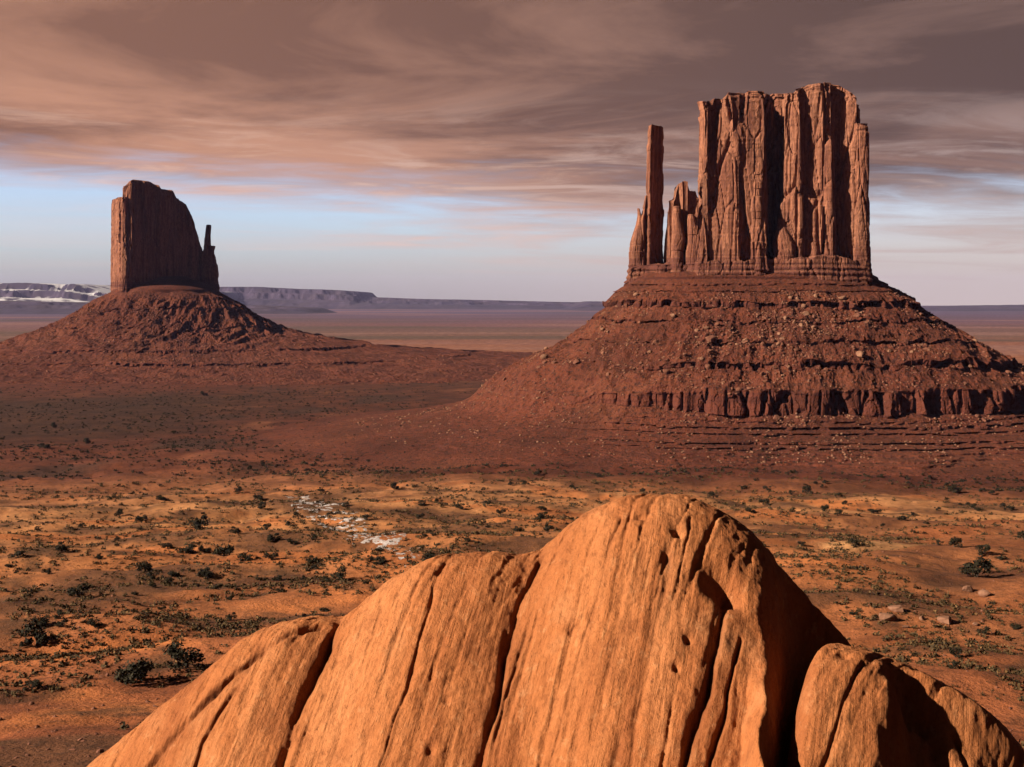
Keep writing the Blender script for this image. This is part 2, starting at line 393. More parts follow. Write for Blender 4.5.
def cliff(name, parent, outline, z0, top, batter=0.04, seed=1, ds=0.8, amp=1.0, soft=6, size=1.0, bed=18.0, cap=7.0, lean=(0, 0), lim=None, point=0.0):
    """a rock wall all round a plan outline (counter-clockwise); top is a height or a function of (x, y)"""
    p = smooth_loop(resample(np.asarray(outline, float), ds), soft); nrm = loop_normals(p); N = len(p)
    zt = np.full(N, float(top)) if np.isscalar(top) else top(p[:, 0], p[:, 1])
    K = max(12, int((zt.max() - z0) / ds)); tt = np.linspace(0, 1, K)
    Z = z0 + (zt[:, None] - z0) * tt[None, :]
    X = np.repeat(p[:, :1], K, 1); Y = np.repeat(p[:, 1:], K, 1)
    S = size; hgt = Z - z0; below = zt[:, None] - Z
    wx = X + 1.3 * S * fbm(X / 11, Y / 11, Z / 40, 2, seed + 50); wy = Y + 1.3 * S * fbm(X / 11, Y / 11, Z / 40, 2, seed + 60)
    v1, e1 = panel(wx / (19 * S), wy / (19 * S), Z / (120 * S), seed)
    v2, e2 = panel(wx / (7.5 * S), wy / (7.5 * S), Z / (42 * S), seed + 5)
    v3, e3 = panel(X / 2.4, Y / 2.4, Z / 9, seed + 9)
    o = -amp * S * (6.8 * (v1 - 0.5) + 2.0 * (v2 - 0.5)) - amp * 0.55 * (v3 - 0.5)
    o += amp * S * (2.6 * np.exp(-(e1 / 0.045)**2) + 1.1 * np.exp(-(e2 / 0.07)**2))              # joints cut in
    o += amp * 1.8 * S * fbm(X / (24 * S), Y / (24 * S), Z / 130, 3, seed + 20)
    o += 0.35 * amp * noise3(X / 60, Y / 60, Z / 1.7, seed + 30)
    o += batter * hgt
    if bed:                                                                                # thin-bedded foot that sticks out in ledges
        fz = sstep(bed, bed * 0.35, hgt); o -= fz * (1.6 * (1 - hgt / bed) + 0.4 * np.sin(hgt * 1.5 + 2 * noise3(X / 30, Y / 30, 0, seed + 33)) + 0.9 * noise3(X / 40, Y / 40, Z / 2.6, seed + 31))
    if cap:                                                                                # cap layers set back
        fc = sstep(cap, cap * 0.85, below) * S; o += fc * (0.7 + 1.4 * noise3(X / 30, Y / 30, Z / 1.6, seed + 32)) + sstep(2.2, 1.6, below) * 0.9 * S
    if lim: o = np.where(o > 0, lim * np.tanh(o / lim), o)
    X = X - nrm[:, :1] * o + lean[0] * tt[None, :] ; Y = Y - nrm[:, 1:] * o + lean[1] * tt[None, :]
    if point:                                                                              # free-standing stacks wander and narrow upwards in blocks
        mx, my = p[:, 0].mean(), p[:, 1].mean(); hz = Z[:, :] * 1.0
        sf = 1 - point * sstep(0.55, 1.0, tt)[None, :]**1.5 + 0.16 * noise3(hz / 14, 0.3, seed * 0.37, seed + 70) + 0.10 * (hf(np.floor(hz / 5.5).astype(int), 0 * hz.astype(int), 0 * hz.astype(int), seed) - 0.5)
        dxw = lim * 0.9 * noise3(hz / 26, 0.7, seed * 0.11, seed + 71) * tt[None, :]
        X = mx + (X - mx) * sf + dxw; Y = my + (Y - my) * sf
    # roof rings towards the middle
    cx, cy = X[:, -1].mean(), Y[:, -1].mean(); rings = []
    nr = max(4, int(min(np.ptp(X[:, -1]), np.ptp(Y[:, -1])) / 2 / 1.6))
    for r in range(1, nr + 1):
        f = r / nr * 0.999
        rx, ry = X[:, -1] * (1 - f) + cx * f, Y[:, -1] * (1 - f) + cy * f
        base = Z[:, -1] * (1 - f) + zt.mean() * f if np.isscalar(top) else top(rx, ry)
        rz = base + min(1, f * 5) * 0.9 * np.floor(1.2 + 2 * fbm(rx / 16, ry / 16, 0, 2, seed + 40)) * min(1, S) + 0.5 * S * noise3(rx / 4, ry / 4, 0, seed + 41)
        rings.append(np.stack([rx, ry, rz], -1))
    V = np.concatenate([np.stack([X, Y, Z], -1)] + [r[:, None, :] for r in rings], 1)
    return mesh_obj(name, V.reshape(-1, 3), grid_quads(N, V.shape[1], True), M_CLIFF, parent)

def talus(name, parent, outline, profile, factor, N=1300, M=330, seed=3, rough=1.0, rill=1.0, bury=None, gully=0.0, calm=900.0):
    """a skirt of debris: profile is (distance out from the cliff foot, height); ledges are its steep steps"""
    p = smooth_loop(resample(np.asarray(outline, float), N=N), 10); nrm = loop_normals(p)
    pr = np.array(profile, float); L = np.r_[0, np.cumsum(np.hypot(*np.diff(pr, axis=0).T) + 4 * (np.abs(np.diff(pr[:, 1])) > 2.2 * np.diff(pr[:, 0])))]
    s = np.linspace(0, L[-1], M); e = np.interp(s, L, pr[:, 0]); z = np.interp(s, L, pr[:, 1])
    slope = np.abs(np.gradient(z)) / np.maximum(np.gradient(e), 1e-3); ledge = sstep(1.0, 2.2, slope)
    ang = np.arctan2(nrm[:, 1], nrm[:, 0])
    E = e[None, :] * factor(ang[:, None], e[None, :]); Z = np.repeat(z[None, :], N, 0)
    ksm = np.ones(61) / 61; zpad = np.r_[np.full(30, z[0]), z, np.full(30, z[-1])]; zs = np.convolve(zpad, ksm, 'valid')
    epad = np.r_[np.full(30, e[0]), e, np.full(30, e[-1])]; zs = np.interp(e, np.convolve(epad, ksm, 'valid'), zs); zs = np.where(e < 8, z, zs)
    if bury is not None:                                    # where debris has covered the ledges
        bm = bury(ang[:, None], E, p); Z = Z * (1 - bm) + zs[None, :] * bm
    else: bm = np.zeros((N, 1))
    X = p[:, :1] + nrm[:, :1] * E; Y = p[:, 1:] + nrm[:, 1:] * E
    out = sstep(2, 30, e)[None, :]; lm = ledge[None, :] * (1 - bm)
    # ledges wander out and in, broken by gullies
    wand = 7 * fbm(X / 60, Y / 60, Z / 400, 4, seed) + 3.0 * rill * fbm(X / 16, Y / 16, Z / 200, 3, seed + 3, ridged=True)
    v, ed = panel(X / 10, Y / 10, Z / 60, seed + 7); v2, ed2 = panel(X / 3, Y / 3, Z / 9, seed + 8)
    if calm < 900: wand = wand + sstep(125, 190, E) * 26 * fbm(X / 75, Y / 75, 0, 4, seed + 5)
    wand = wand + lm * (7.5 * (v - 0.5) - 4.0 * np.exp(-(ed / 0.12)**2) + 2.5 * (v2 - 0.5))
    X = X + nrm[:, :1] * wand * out; Y = Y + nrm[:, 1:] * wand * out
    soft = (1 - lm) * out
    if gully:
        gl = fbm(p[:, :1] / 13 + E / 60, p[:, 1:] / 13 + E / 50, E / 70, 5, seed + 21, ridged=True)
        Z = Z + gully * soft * sstep(5, 60, E) * (1 - sstep(105, 130, E) * (1.0 if calm < 900 else 0.0)) * (1 - sstep(150, 260, E)) * (gl - 0.45)
    Z = Z + soft * rough * (1 - 0.8 * sstep(calm, calm + 25, E)) * (2.6 * fbm(X / 34, Y / 34, 0, 4, seed + 11) + 0.9 * fbm(X / 7, Y / 7, 0, 4, seed + 12) + 0.7 * np.clip(fbm(X / 3.2, Y / 3.2, 0, 3, seed + 13) - 0.1, 0, 1) * 4 * 0.5)
    Z = Z + 0.8 * lm * noise3(X / 30, Y / 30, Z / 1.5, seed + 14)
    V = np.stack([X, Y, Z], -1)
    o = mesh_obj(name, V.reshape(-1, 3), grid_quads(N, M, True)[:, ::-1], M_TALUS, parent)
    return V

def fz(py, depth): return (HY - py) / F * depth
def fx(px, depth): return (px - HX) / F * depth
def top_curve(pts, depth, cx, cy):
    """height of a rim along X (root-local) from silhouette points"""
    a = np.array(pts, float); xs = fx(a[:, 0], depth) - cx; zs = fz(a[:, 1], depth)
    return lambda x, y: np.interp(x, xs, zs) - ROOTZ
def box_outline(x0, x1, y0, y1, n=4.5):
    return superellipse((x0 + x1) / 2, (y0 + y1) / 2, (x1 - x0) / 2, (y1 - y0) / 2, n)

# ---- the eastern butte
DE = 950.0; ROOTZ = -105.0; CXE = fx(752, DE)
east = empty('butte', (CXE, DE, ROOTZ), 'broad sunlit red butte with a thin spire standing at its left end', 'butte', 'sandstone buttes on the valley floor')
def ex(px, dep=0.0): return fx(px, DE + dep) - CXE
def ez(py, dep=0.0): return fz(py, DE + dep) - ROOTZ
prof = []
for e_, y_ in [(-40, 266), (-12, 270), (0, 272), (6, 276.5), (6.4, 279), (13, 283.5), (13.3, 285.5), (20, 290.5), (20.3, 292), (31, 301), (32.5, 308), (48, 321), (48.4, 323.5), (74, 343), (74.5, 346.5), (97, 363), (98.5, 371), (119, 391), (121.5, 417), (128, 421.5), (128.7, 424), (134, 427), (134.7, 430), (140, 433), (140.6, 435.5), (146, 438), (153, 442), (153.6, 444.5), (160, 447.5), (160.6, 450), (168, 453), (168.7, 455.5), (177, 459), (178, 461.5), (188, 465), (189, 467), (205, 473), (240, 492)]:
    prof.append((e_, fz(y_, DE - 45 - e_) - ROOTZ))
def fac_e(a, e):
    left = np.clip(np.cos(a - np.pi), 0, 1)**1.5; right = np.clip(np.cos(a), 0, 1)**1.5
    back = np.clip(np.sin(a), 0, 1)
    fl = 0.70 + 0.25 * sstep(70, 125, e) + 0.24 * sstep(112, 190, e); fr = 1.0 + 0.1 * sstep(90, 120, e) + 0.5 * sstep(122, 200, e)
    return 1 + left * (fl - 1) + right * (fr - 1) + 0 * back
def bury_e(a, E, p):
    n_ = fbm(p[:, :1] / 26, p[:, 1:] / 26, E / 45, 4, 391)
    left = sstep(-25, -80, p[:, :1]) * sstep(40, 70, E)
    return np.clip(left * 0.8 + sstep(0.05, 0.40, n_) * 0.75 * (1 - 0.45 * sstep(100, 116, E) - 0.3 * sstep(0, 60, p[:, :1]) * sstep(100, 116, E)), 0, 1)
TV_E = talus('talus_slope', east, superellipse(0, 0, 88, 46, 2.6), prof, fac_e, N=1500, M=380, seed=301, rough=1.6, bury=bury_e, gully=5.0, calm=118.0)
ZB = ez(278) - 4
def block(name, pa, pb, ya, yb, top, batter, seed, ds, amp, n=4.5, **kw):      # a cliff whose front edges fall at the columns pa and pb
    dep = ya * 0.6
    return cliff(name, east, box_outline(ex(pa, dep), ex(pb, dep), ya, yb, n), ZB, top if callable(top) else ez(top, ya), batter, seed, ds, amp, **kw)
def wall(pts): return np.array([(ex(px, dep), dep) for px, dep in pts])
cliff('cliff_block', east, wall([(694, -40), (708, -45), (711, -41), (740, -48), (743, -43), (767, -45), (768, 30), (716, 30), (705, -5)]), ZB, top_curve([(680, 104), (704, 102), (711, 100.5), (713, 98.5), (727, 98), (729, 93.5), (757, 91), (766, 91), (790, 93)], DE - 40, CXE, 0), 0.045, 411, 0.72, 0.9, soft=2)
cliff('cliff_block', east, wall([(782, -38), (800, -44), (803, -38), (832, -46), (836, -36), (858, -42), (861, -36), (850, 35), (790, 35)]), ZB, top_curve([(770, 93), (797, 92), (800, 89), (805, 86.5), (812, 83.5), (822, 82.5), (836, 82.5), (840, 84), (848, 90), (851, 92), (857, 99), (875, 101)], DE - 40, CXE, 0), 0.016, 423, 0.72, 0.9, soft=2)
block('cliff_block', 745, 810, -6, 42, 93, 0.02, 437, 1.1, 1.0)
block('buttress', 847, 866, -44, 4, 123, 0.006, 441, 0.7, 0.6, n=5, size=0.7)
block('buttress', 746, 763, -50, -22, 171, 0.03, 445, 0.7, 0.6, n=3, size=0.6, lim=4, point=0.3)
block('pinnacle', 769, 792, -48, -26, 218, 0.06, 451, 0.6, 0.5, n=2.6, size=0.5, cap=3, lim=4.0, point=0.55)
def fin(name, pa, pb, thick, top, seed, amp, batter, size, **kw):               # a thin wall that runs away to the right, broad side in shade
    x0, x1 = ex(pa), ex(pb); wd = (x1 - x0)
    o = np.array([(x0, 1), (x0 + thick * 0.5, -wd * 0.62), (x0 + thick, -wd * 0.62), (x1, wd * 0.5), (x1, wd * 0.5 + thick), (x1 - thick, wd * 0.5 + thick)])
    return cliff(name, east, o, ZB, ez(top), batter, seed, 0.6, amp, soft=3, size=size, cap=4, lim=thick * 0.4, **kw)
fin('spire', 644, 665, 3.6, 126, 461, 0.5, 0.008, 0.5, lean=(1.2, 0), point=0.13)
fin('spire_foot', 637, 660, 5.0, 196, 463, 0.6, 0.08, 0.5, point=0.7)
block('buttress', 629, 648, -13, 14, 208, 0.10, 465, 0.6, 0.5, n=2.6, size=0.5, cap=3, lim=4.0, point=0.75)
cliff('shoulder', east, wall([(663, -20), (672, -27), (676, -22), (686, -30), (690, -24), (702, -28), (706, 8), (672, 10)]), ZB, top_curve([(655, 222), (665, 212), (668, 203), (675, 200), (677, 190), (680, 184), (684, 182), (687, 183), (690, 192), (693, 191), (695, 198), (700, 199), (704, 207), (712, 210)], DE - 20, CXE, 0), 0.06, 467, 0.6, 0.75, soft=4, size=0.8, cap=3, lim=4)
block('pinnacle', 668, 684, -36, -14, 206, 0.05, 487, 0.6, 0.4, n=2.8, size=0.6, cap=3, lim=3.5, point=0.3)
block('pinnacle', 684, 700, -40, -16, 214, 0.05, 491, 0.6, 0.4, n=2.8, size=0.6, cap=3, lim=3.5, point=0.35)
fin('pinnacle', 663, 674, 5.0, 212, 473, 0.6, 0.05, 0.5, point=0.5)
cliff('plinth', east, wall([(630, -16), (650, -22), (660, -32), (690, -36), (697, -47), (745, -50), (770, -47), (800, -51), (850, -48), (867, -46), (868, -10), (856, 38), (660, 38), (636, 14)]), ZB - 3, lambda x, y: ez(259) + 7.0 * fbm(x / 12, y / 12, 0, 4, 481) - 0.05 * np.abs(x - 40), 0.07, 483, 0.7, 0.45, soft=4, size=0.6, bed=24, cap=0)

# ---- the western butte
DW = 2100.0; CXW = fx(165, DW)
west = empty('butte', (CXW, DW, ROOTZ), 'dark shadowed butte with a thumb of rock at its right end', 'butte', 'sandstone buttes on the valley floor')
def wx_(px, dep=0.0): return fx(px, DW + dep) - CXW
def wz(py, dep=0.0): return fz(py, DW + dep) - ROOTZ
wl = [(wx_(124, 20), 20), (wx_(125, -44), -44), (wx_(131, -46), -46), (wx_(201, 95), 95), (wx_(202, 140), 140), (wx_(185, 150), 150), (wx_(135, 90), 90)]
we = [(wx_(109, 10), 10), (wx_(121, -50), -50), (wx_(127, -50), -50), (wx_(140, 10), 10), (wx_(122, 60), 60)]
prof = []
for e_, y_ in [(-60, 276), (-15, 284), (0, 287), (45, 303), (60, 309), (62, 312), (120, 328), (122, 331), (175, 341), (215, 349), (217, 355), (270, 362), (272, 366), (330, 373), (420, 380), (560, 398)]:
    prof.append((e_, fz(y_, DW - 40 - e_ * 0.9) - ROOTZ))
def fac_w(a, e):
    left = np.clip(np.cos(a - np.pi), 0, 1)**1.5; right = np.clip(np.cos(a), 0, 1)**1.5
    return 1 + left * (-0.12 + 0.4 * sstep(200, 330, e)) + right * (-0.15 + 1.0 * sstep(130, 330, e))
TV_W = talus('talus_slope', west, superellipse(-6, 30, 82, 66, 2.3, R(28)), prof, fac_w, N=1100, M=260, seed=331, rough=2.2, bury=lambda a, E, p: np.clip(0.55 + 1.6 * fbm(p[:, :1] / 30, p[:, 1:] / 30, E / 60, 3, 395), 0, 1), gully=8.0)
def west_top(x, y):                                           # rim height follows the skyline of the fin
    a = np.array([(105, 186), (126, 186), (129, 182), (133, 180), (149, 182), (152, 184.5), (159, 186), (161, 189.5), (172, 191), (175, 198), (186, 205), (192, 217), (197, 234), (202, 250), (215, 262)])
    px = HX + F * (x + CXW) / (y + DW); return (HY - np.interp(px, a[:, 0], a[:, 1])) / F * (y + DW) - ROOTZ
cliff('cliff_block', west, wl, wz(292) - 14, west_top, 0.004, 511, 1.4, 0.8, soft=2, size=1.2, bed=16)
cliff('cliff_block', west, we, wz(292) - 14, wz(198, -20), 0.012, 515, 1.3, 0.7, soft=2, size=0.9, bed=16)
cliff('spire', west, box_outline(wx_(205, 102), wx_(215.5, 102), 92, 114, 2.4), wz(294) - 30, wz(225, 100), 0.03, 521, 1.2, 0.4, size=0.6, bed=0, cap=4, lean=(-5, 0), lim=5.5, point=0.15)
cliff('buttress', west, box_outline(wx_(196, 102), wx_(221, 102), 84, 122, 2.4), wz(294) - 40, wz(246, 100), 0.10, 525, 1.3, 0.5, size=0.7, bed=0, cap=4, lim=8, point=0.25)

# ------------------------------------------------------------------ the rock in front
def seg_dist(x, y, pts):
    """distance to a polyline, signed side (+ to its right going down the list) and position along it"""
    best = np.full(x.shape, 1e9); side = np.zeros(x.shape)
    for (ax, ay), (bx, by) in zip(pts[:-1], pts[1:]):
        vx, vy = bx - ax, by - ay; t = np.clip(((x - ax) * vx + (y - ay) * vy) / (vx * vx + vy * vy), 0, 1)
        qx, qy = x - ax - t * vx, y - ay - t * vy; d = np.hypot(qx, qy)
        c = vx * qy - vy * qx; nr = d < best
        best = np.where(nr, d, best); side = np.where(nr, np.sign(c), side)
    return best, side
def rock_mass(name, ridge_px, yr, slope_f, slope_b, cf, xr, grooves, cuts, pits, seed, dxs, label, bulge=0.5, gentle=0.0, shear=0.0, lobes=None):
    ra = np.array(ridge_px, float); rx = (ra[:, 0] - HX) / F * yr; rzs = (HY - ra[:, 1]) / F * yr
    def ridge(x):
        s = 0
        for k, q in ((-0.5, 1), (-0.25, 2), (0, 3), (0.25, 2), (0.5, 1)): s = s + q * np.interp(x + k * 0.6, rx, rzs)
        return s / 9
    def base(x, t):
        s = np.abs(t); c = np.where(t < 0, cf, 2.4); k = np.where(t < 0, slope_f, slope_b)
        return ridge(x) - k * (np.sqrt(s * s + c * c) - c)
    def surf(px, py):
        u, v = (px - HX) / F, (HY - py) / F; Y = np.linspace(yr - 10, yr + 3, 2600)
        xs = u * Y - shear * (Y - yr); hit = v * Y < base(xs, Y - yr); k = int(np.argmax(hit)) if hit.any() else len(Y) - 1
        return xs[k], Y[k] - yr
    x = np.arange(xr[0], xr[1], dxs)
    t = np.concatenate([np.arange(-11, -5.2, 0.12), np.arange(-5.2, 1.6, dxs * 0.75), np.arange(1.6, 13, 0.16)])
    X, T = np.meshgrid(x, t, indexing='ij')
    Zb = base(X, T)
    wob = 0.16 * fbm(X * 0.9, T * 0.9, 0, 3, seed); wob2 = 0.10 * fbm(X * 2.6, T * 1.2, 2, 3, seed + 1)
    k = 0.17 / 1.0                                                   # the flutes lean: across-flute coordinate
    U = X - 0.42 * T + wob
    disp = bulge * 0.55 * fbm(U / 3.2, T / 6.0, 0.2, 3, seed + 2)
    disp += 0.085 * fbm(U / 0.95, T / 4.5, 1.2, 4, seed + 3) + 0.035 * fbm(U / 0.24, T / 2.0, 2.2, 4, seed + 4)
    rid = fbm(U / 0.75, T / 5.0, 4.2, 3, seed + 5, ridged=True); disp -= 0.20 * np.clip(rid - 0.62, 0, 1)
    disp += 0.075 * fbm(X / 0.40, T / 0.40, Zb / 0.40, 5, seed + 6) - 0.10 * np.clip(fbm(X / 0.5, T / 0.28, Zb / 0.4, 4, seed + 9) - 0.22, 0, 1)
    groove_tone = np.ones(X.shape)
    XX, TT = X + 0.5 * wob + wob2, T
    for pts, wd, dp, dark in grooves:
        q = [surf(*p_) for p_ in pts]; d, _ = seg_dist(XX, TT, q)
        wl_ = wd * (0.6 + 0.9 * np.clip(0.5 + fbm(X / 0.8, T / 0.8, 6, 3, seed + 7), 0, 1))
        g = np.exp(-(d / (wl_ * 0.55))**2); brk = np.clip(0.55 + 1.5 * fbm(X / 1.1, T / 1.4, 7.5, 3, seed + 8), 0.12, 1.1); disp -= 0.62 * dp * g * brk; groove_tone *= 1 - dark * brk * np.exp(-(d / (wl_ * 0.9))**2)
    for pts, reach, dp, t0, t1 in cuts:                                # a drop on the right side of a line
        q = np.array([surf(*p_) for p_ in pts]); o_ = np.argsort(q[:, 1])
        xe = np.interp(TT, q[o_, 1], q[o_, 0])
        Zb = Zb + sstep(0, 0.7, XX - xe) * (T < 0) * gentle * (np.sqrt(T * T + cf * cf) - cf)
        Zb = Zb - dp * sstep(0, reach, XX - xe) * sstep(t0, t1, T)
    if lobes:                                                          # pillows between the main breaks
        cs = [X * 0 + xr[0] - 2] 
        for pts in lobes:
            q = np.array([surf(*p_) for p_ in pts]); o_ = np.argsort(q[:, 1]); cs.append(np.interp(TT, q[o_, 1], q[o_, 0]))
        cs.append(X * 0 + xr[1] + 6)
        for a_, b_ in zip(cs[:-1], cs[1:]):
            inn = (XX >= a_) & (XX < b_); f_ = np.minimum(XX - a_, b_ - XX)
            disp = disp + inn * 0.36 * (1 - np.exp(-np.maximum(f_, 0) / 1.1)) 
        disp = disp - 0.30
    for px, py, rad, dp in pits:
        qx, qt = surf(px, py); d = np.hypot((X - qx), (T - qt) * 1.3); disp -= dp * np.exp(-(d / rad)**2)
    Xo = X + shear * T; Yo = yr + T - 0.45 * disp; Zo = Zb + 0.89 * disp
    V = np.stack([Xo, Yo, Zo], -1)
    var3 = np.stack([groove_tone, groove_tone**1.1, groove_tone**1.1], -1)
    # sunk foot all round so that the mass is closed down into the hillside
    o = mesh_obj(name, V.reshape(-1, 3), grid_quads(len(x), len(t)), M_SLICK, smooth=True, col=var3.reshape(-1, 3))
    return tag(o, label, 'rock', 'orange slickrock in front')
ridge_main = [(-200, 1150), (-60, 940), (0, 865), (60, 795), (90, 768), (130, 736), (180, 692), (240, 643), (270, 628), (300, 619), (335, 613), (348, 608), (362, 598), (400, 571), (440, 556), (490, 550), (515, 553), (530, 550), (545, 540), (570, 521), (600, 504), (630, 498), (655, 497), (690, 501), (720, 511), (745, 526), (770, 551), (800, 590), (830, 624), (852, 648), (890, 720), (930, 830), (1000, 1000)]
gr_main = [
    ([(338, 614), (322, 650), (300, 700), (276, 767), (255, 830)], 0.16, 0.55, 0.55),
    ([(540, 548), (520, 590), (507, 640), (497, 690), (478, 767), (465, 810)], 0.13, 0.50, 0.55),
    ([(556, 545), (536, 590), (520, 640), (505, 690), (488, 767)], 0.06, 0.20, 0.4),
    ([(668, 560), (660, 610), (642, 670), (622, 725), (608, 790)], 0.16, 0.22, 0.35),
    ([(724, 605), (716, 640), (706, 690), (690, 740), (676, 800)], 0.15, 0.62, 0.5),
    ([(742, 640), (730, 690), (716, 740), (706, 790)], 0.06, 0.3, 0.4),
    ([(318, 622), (275, 645), (222, 688), (180, 730), (140, 780)], 0.14, 0.42, 0.6),
    ([(236, 690), (205, 740), (190, 790)], 0.07, 0.22, 0.5),
    ([(443, 560), (425, 620), (405, 690), (380, 767)], 0.06, 0.14, 0.3),
    ([(620, 520), (600, 590), (575, 670), (548, 767)], 0.05, 0.10, 0.25),
    ([(690, 520), (684, 560), (676, 600)], 0.05, 0.14, 0.35),
]
pits_main = [(688, 640, 0.08, 0.16), (676, 668, 0.07, 0.16), (720, 582, 0.40, 0.35), (728, 592, 0.25, 0.25), (572, 626, 0.12, 0.10), (580, 620, 0.10, 0.10), (590, 615, 0.09, 0.09), (447, 695, 0.09, 0.12), (430, 745, 0.10, 0.13), (677, 535, 0.14, 0.15), (415, 668, 0.12, 0.1), (298, 622, 0.08, 0.08), (640, 520, 0.1, 0.1)]
cuts_main = [([(770, 560), (757, 590), (750, 640), (746, 690), (738, 767), (728, 840)], 1.7, 7.5, 0.2, -1.2)]
rock_mass('sandstone_rock', ridge_main, 30.0, 1.45, 1.1, 2.0, (-13, 12.0), gr_main, cuts_main, pits_main, 601, 0.028,
          'big smooth orange sandstone dome with long slanting grooves, filling the foreground', 0.5, 1.1, 0.0, [gr_main[0][0], gr_main[1][0]])
ridge_r = [(700, 1050), (745, 900), (774, 860), (784, 780), (798, 706), (808, 660), (818, 646), (838, 649), (862, 652), (885, 660), (905, 668), (950, 690), (985, 712), (1010, 738), (1040, 772), (1080, 840), (1160, 1000)]
gr_r = [([(905, 670), (925, 700), (940, 735), (945, 790)], 0.55, 1.5, 0.3), ([(862, 660), (845, 700), (820, 767)], 0.06, 0.15, 0.4), ([(955, 700), (975, 740), (985, 790)], 0.10, 0.4, 0.4)]
cuts_r = [([(885, 668), (884, 700), (874, 735), (868, 767)], 0.7, 0.9, 0.4, -0.4)]
rock_mass('sandstone_rock', ridge_r, 26.5, 1.5, 1.2, 1.1, (3.0, 15.0), gr_r, cuts_r, [(845, 655, 0.15, 0.1), (900, 745, 0.2, 0.3)], 641, 0.024,
          'smaller orange sandstone hump across the black cleft, right of the big dome', 0.3, 0.0, 0.42)

# ------------------------------------------------------------------ far mesas
def mesa(name, pts, dist, depth, mat, seed, snow=False):
    a = np.array(pts, float); x = np.linspace(fx(a[0, 0], dist), fx(a[-1, 0], dist), 420); prof_z = np.interp(x, fx(a[:, 0], dist), fz(a[:, 1], dist))
    t = np.concatenate([np.linspace(-1.3, -0.25, 40), np.linspace(-0.2, 1.3, 30)])
    X, T = np.meshgrid(x, t, indexing='ij')
    n = fbm(X / 900, T * 2, 0, 4, seed); base = -112.0
    s = T + 0.35 * n + 0.12 * fbm(X / 250, T * 3, 0, 3, seed + 1)
    rise = 0.45 * sstep(-1.1, -0.45, s) + 0.30 * sstep(-0.42, -0.36, s) + 0.25 * sstep(-0.22, -0.17, s)
    rise = rise * (1 - sstep(0.8, 1.25, T))
    ends = sstep(0, 0.04, (X - x[0]) / (x[-1] - x[0])) * sstep(1, 0.96, (X - x[0]) / (x[-1] - x[0]))
    Z = base + (prof_z[:, None] - base) * rise * ends + 6 * fbm(X / 150, T * 5, 1, 3, seed + 2)
    o = mesh_obj(name, np.stack([X, dist + T * depth, Z], -1).reshape(-1, 3), grid_quads(len(x), len(t))[:, ::-1] * 1, mat)
    return tag(o, kind='structure')
def mesa_material(name, snow):
    m, t, b = new_mat(name)
    co = t.n('ShaderNodeTexCoord').outputs['Object']
    g = t.n('ShaderNodeNewGeometry'); nz = t.n('ShaderNodeSeparateXYZ'); t.link(g.outputs['True Normal'], nz.inputs[0]); nz = nz.outputs[2]
    st = t.noise(t.vscale(co, (0.0006, 0.0006, 0.02)), 1.0, 4, 0.6); br = t.noise(co, 0.004, 5, 0.65)
    c = t.ramp(st, [(0.35, (0.040, 0.034, 0.065)), (0.65, (0.080, 0.058, 0.095))])  # blue-violet of distance haze painted into the rock colour
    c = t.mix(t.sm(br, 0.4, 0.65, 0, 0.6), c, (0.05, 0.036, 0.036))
    if snow: c = t.mix(t.math('MULTIPLY', t.sm(nz, 0.80, 0.96), t.sm(br, 0.62, 0.48)), c, (0.78, 0.79, 0.83))
    base(t, b, c)
    return m
M_MESA, M_MESA_SNOW = mesa_material('far_mesa', False), mesa_material('far_mesa_snow', True)
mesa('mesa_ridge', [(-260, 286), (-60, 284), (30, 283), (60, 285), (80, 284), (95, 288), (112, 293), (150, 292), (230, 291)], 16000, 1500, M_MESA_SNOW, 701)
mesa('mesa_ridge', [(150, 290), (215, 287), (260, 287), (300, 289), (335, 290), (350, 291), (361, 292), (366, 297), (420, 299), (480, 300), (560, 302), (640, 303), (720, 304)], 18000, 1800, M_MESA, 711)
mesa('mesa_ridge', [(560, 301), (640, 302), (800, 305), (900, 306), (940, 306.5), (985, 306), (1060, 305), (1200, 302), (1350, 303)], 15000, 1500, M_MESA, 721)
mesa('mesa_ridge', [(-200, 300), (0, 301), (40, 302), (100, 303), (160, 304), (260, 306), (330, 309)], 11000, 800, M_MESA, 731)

# ------------------------------------------------------------------ boulders on the talus
def rock_mesh(seed, nlat=9, nlon=13):
    th = np.linspace(0, np.pi, nlat)[1:-1]; ph = np.linspace(0, 2 * np.pi, nlon, endpoint=False)
    PH, TH = np.meshgrid(ph, th, indexing='ij')
    d = np.stack([np.cos(PH) * np.sin(TH), np.sin(PH) * np.sin(TH), np.cos(TH)], -1).reshape(-1, 3)
    d = np.vstack([d, [[0, 0, 1], [0, 0, -1]]])
    r_ = np.random.default_rng(seed); q = np.full(len(d), 9.0)
    for _ in range(9):                                                # cut by random planes: an angular block
        n = r_.normal(size=3); n /= np.linalg.norm(n); c = d @ n; q = np.minimum(q, np.where(c > 0.05, r_.uniform(0.55, 0.95) / np.maximum(c, 0.05), 9))
    q = np.minimum(q, 1.15) * (1 + 0.06 * noise3(d[:, 0] * 3, d[:, 1] * 3, d[:, 2] * 3, seed))
    v = d * q[:, None] * np.array([1, r_.uniform(0.7, 1), r_.uniform(0.6, 0.85)])
    nv = nlat - 2; f = grid_quads(nlon, nv, True)[:, ::-1]; top, bot = len(d) - 2, len(d) - 1
    i = np.arange(nlon); j = (i + 1) % nlon
    tr = np.concatenate([np.stack([i * nv, j * nv, np.full(nlon, top)], -1), np.stack([j * nv + nv - 1, i * nv + nv - 1, np.full(nlon, bot)], -1)])
    return v, f, tr
ROCKS = [rock_mesh(900 + i) for i in range(7)]
ROCK_ME = {}
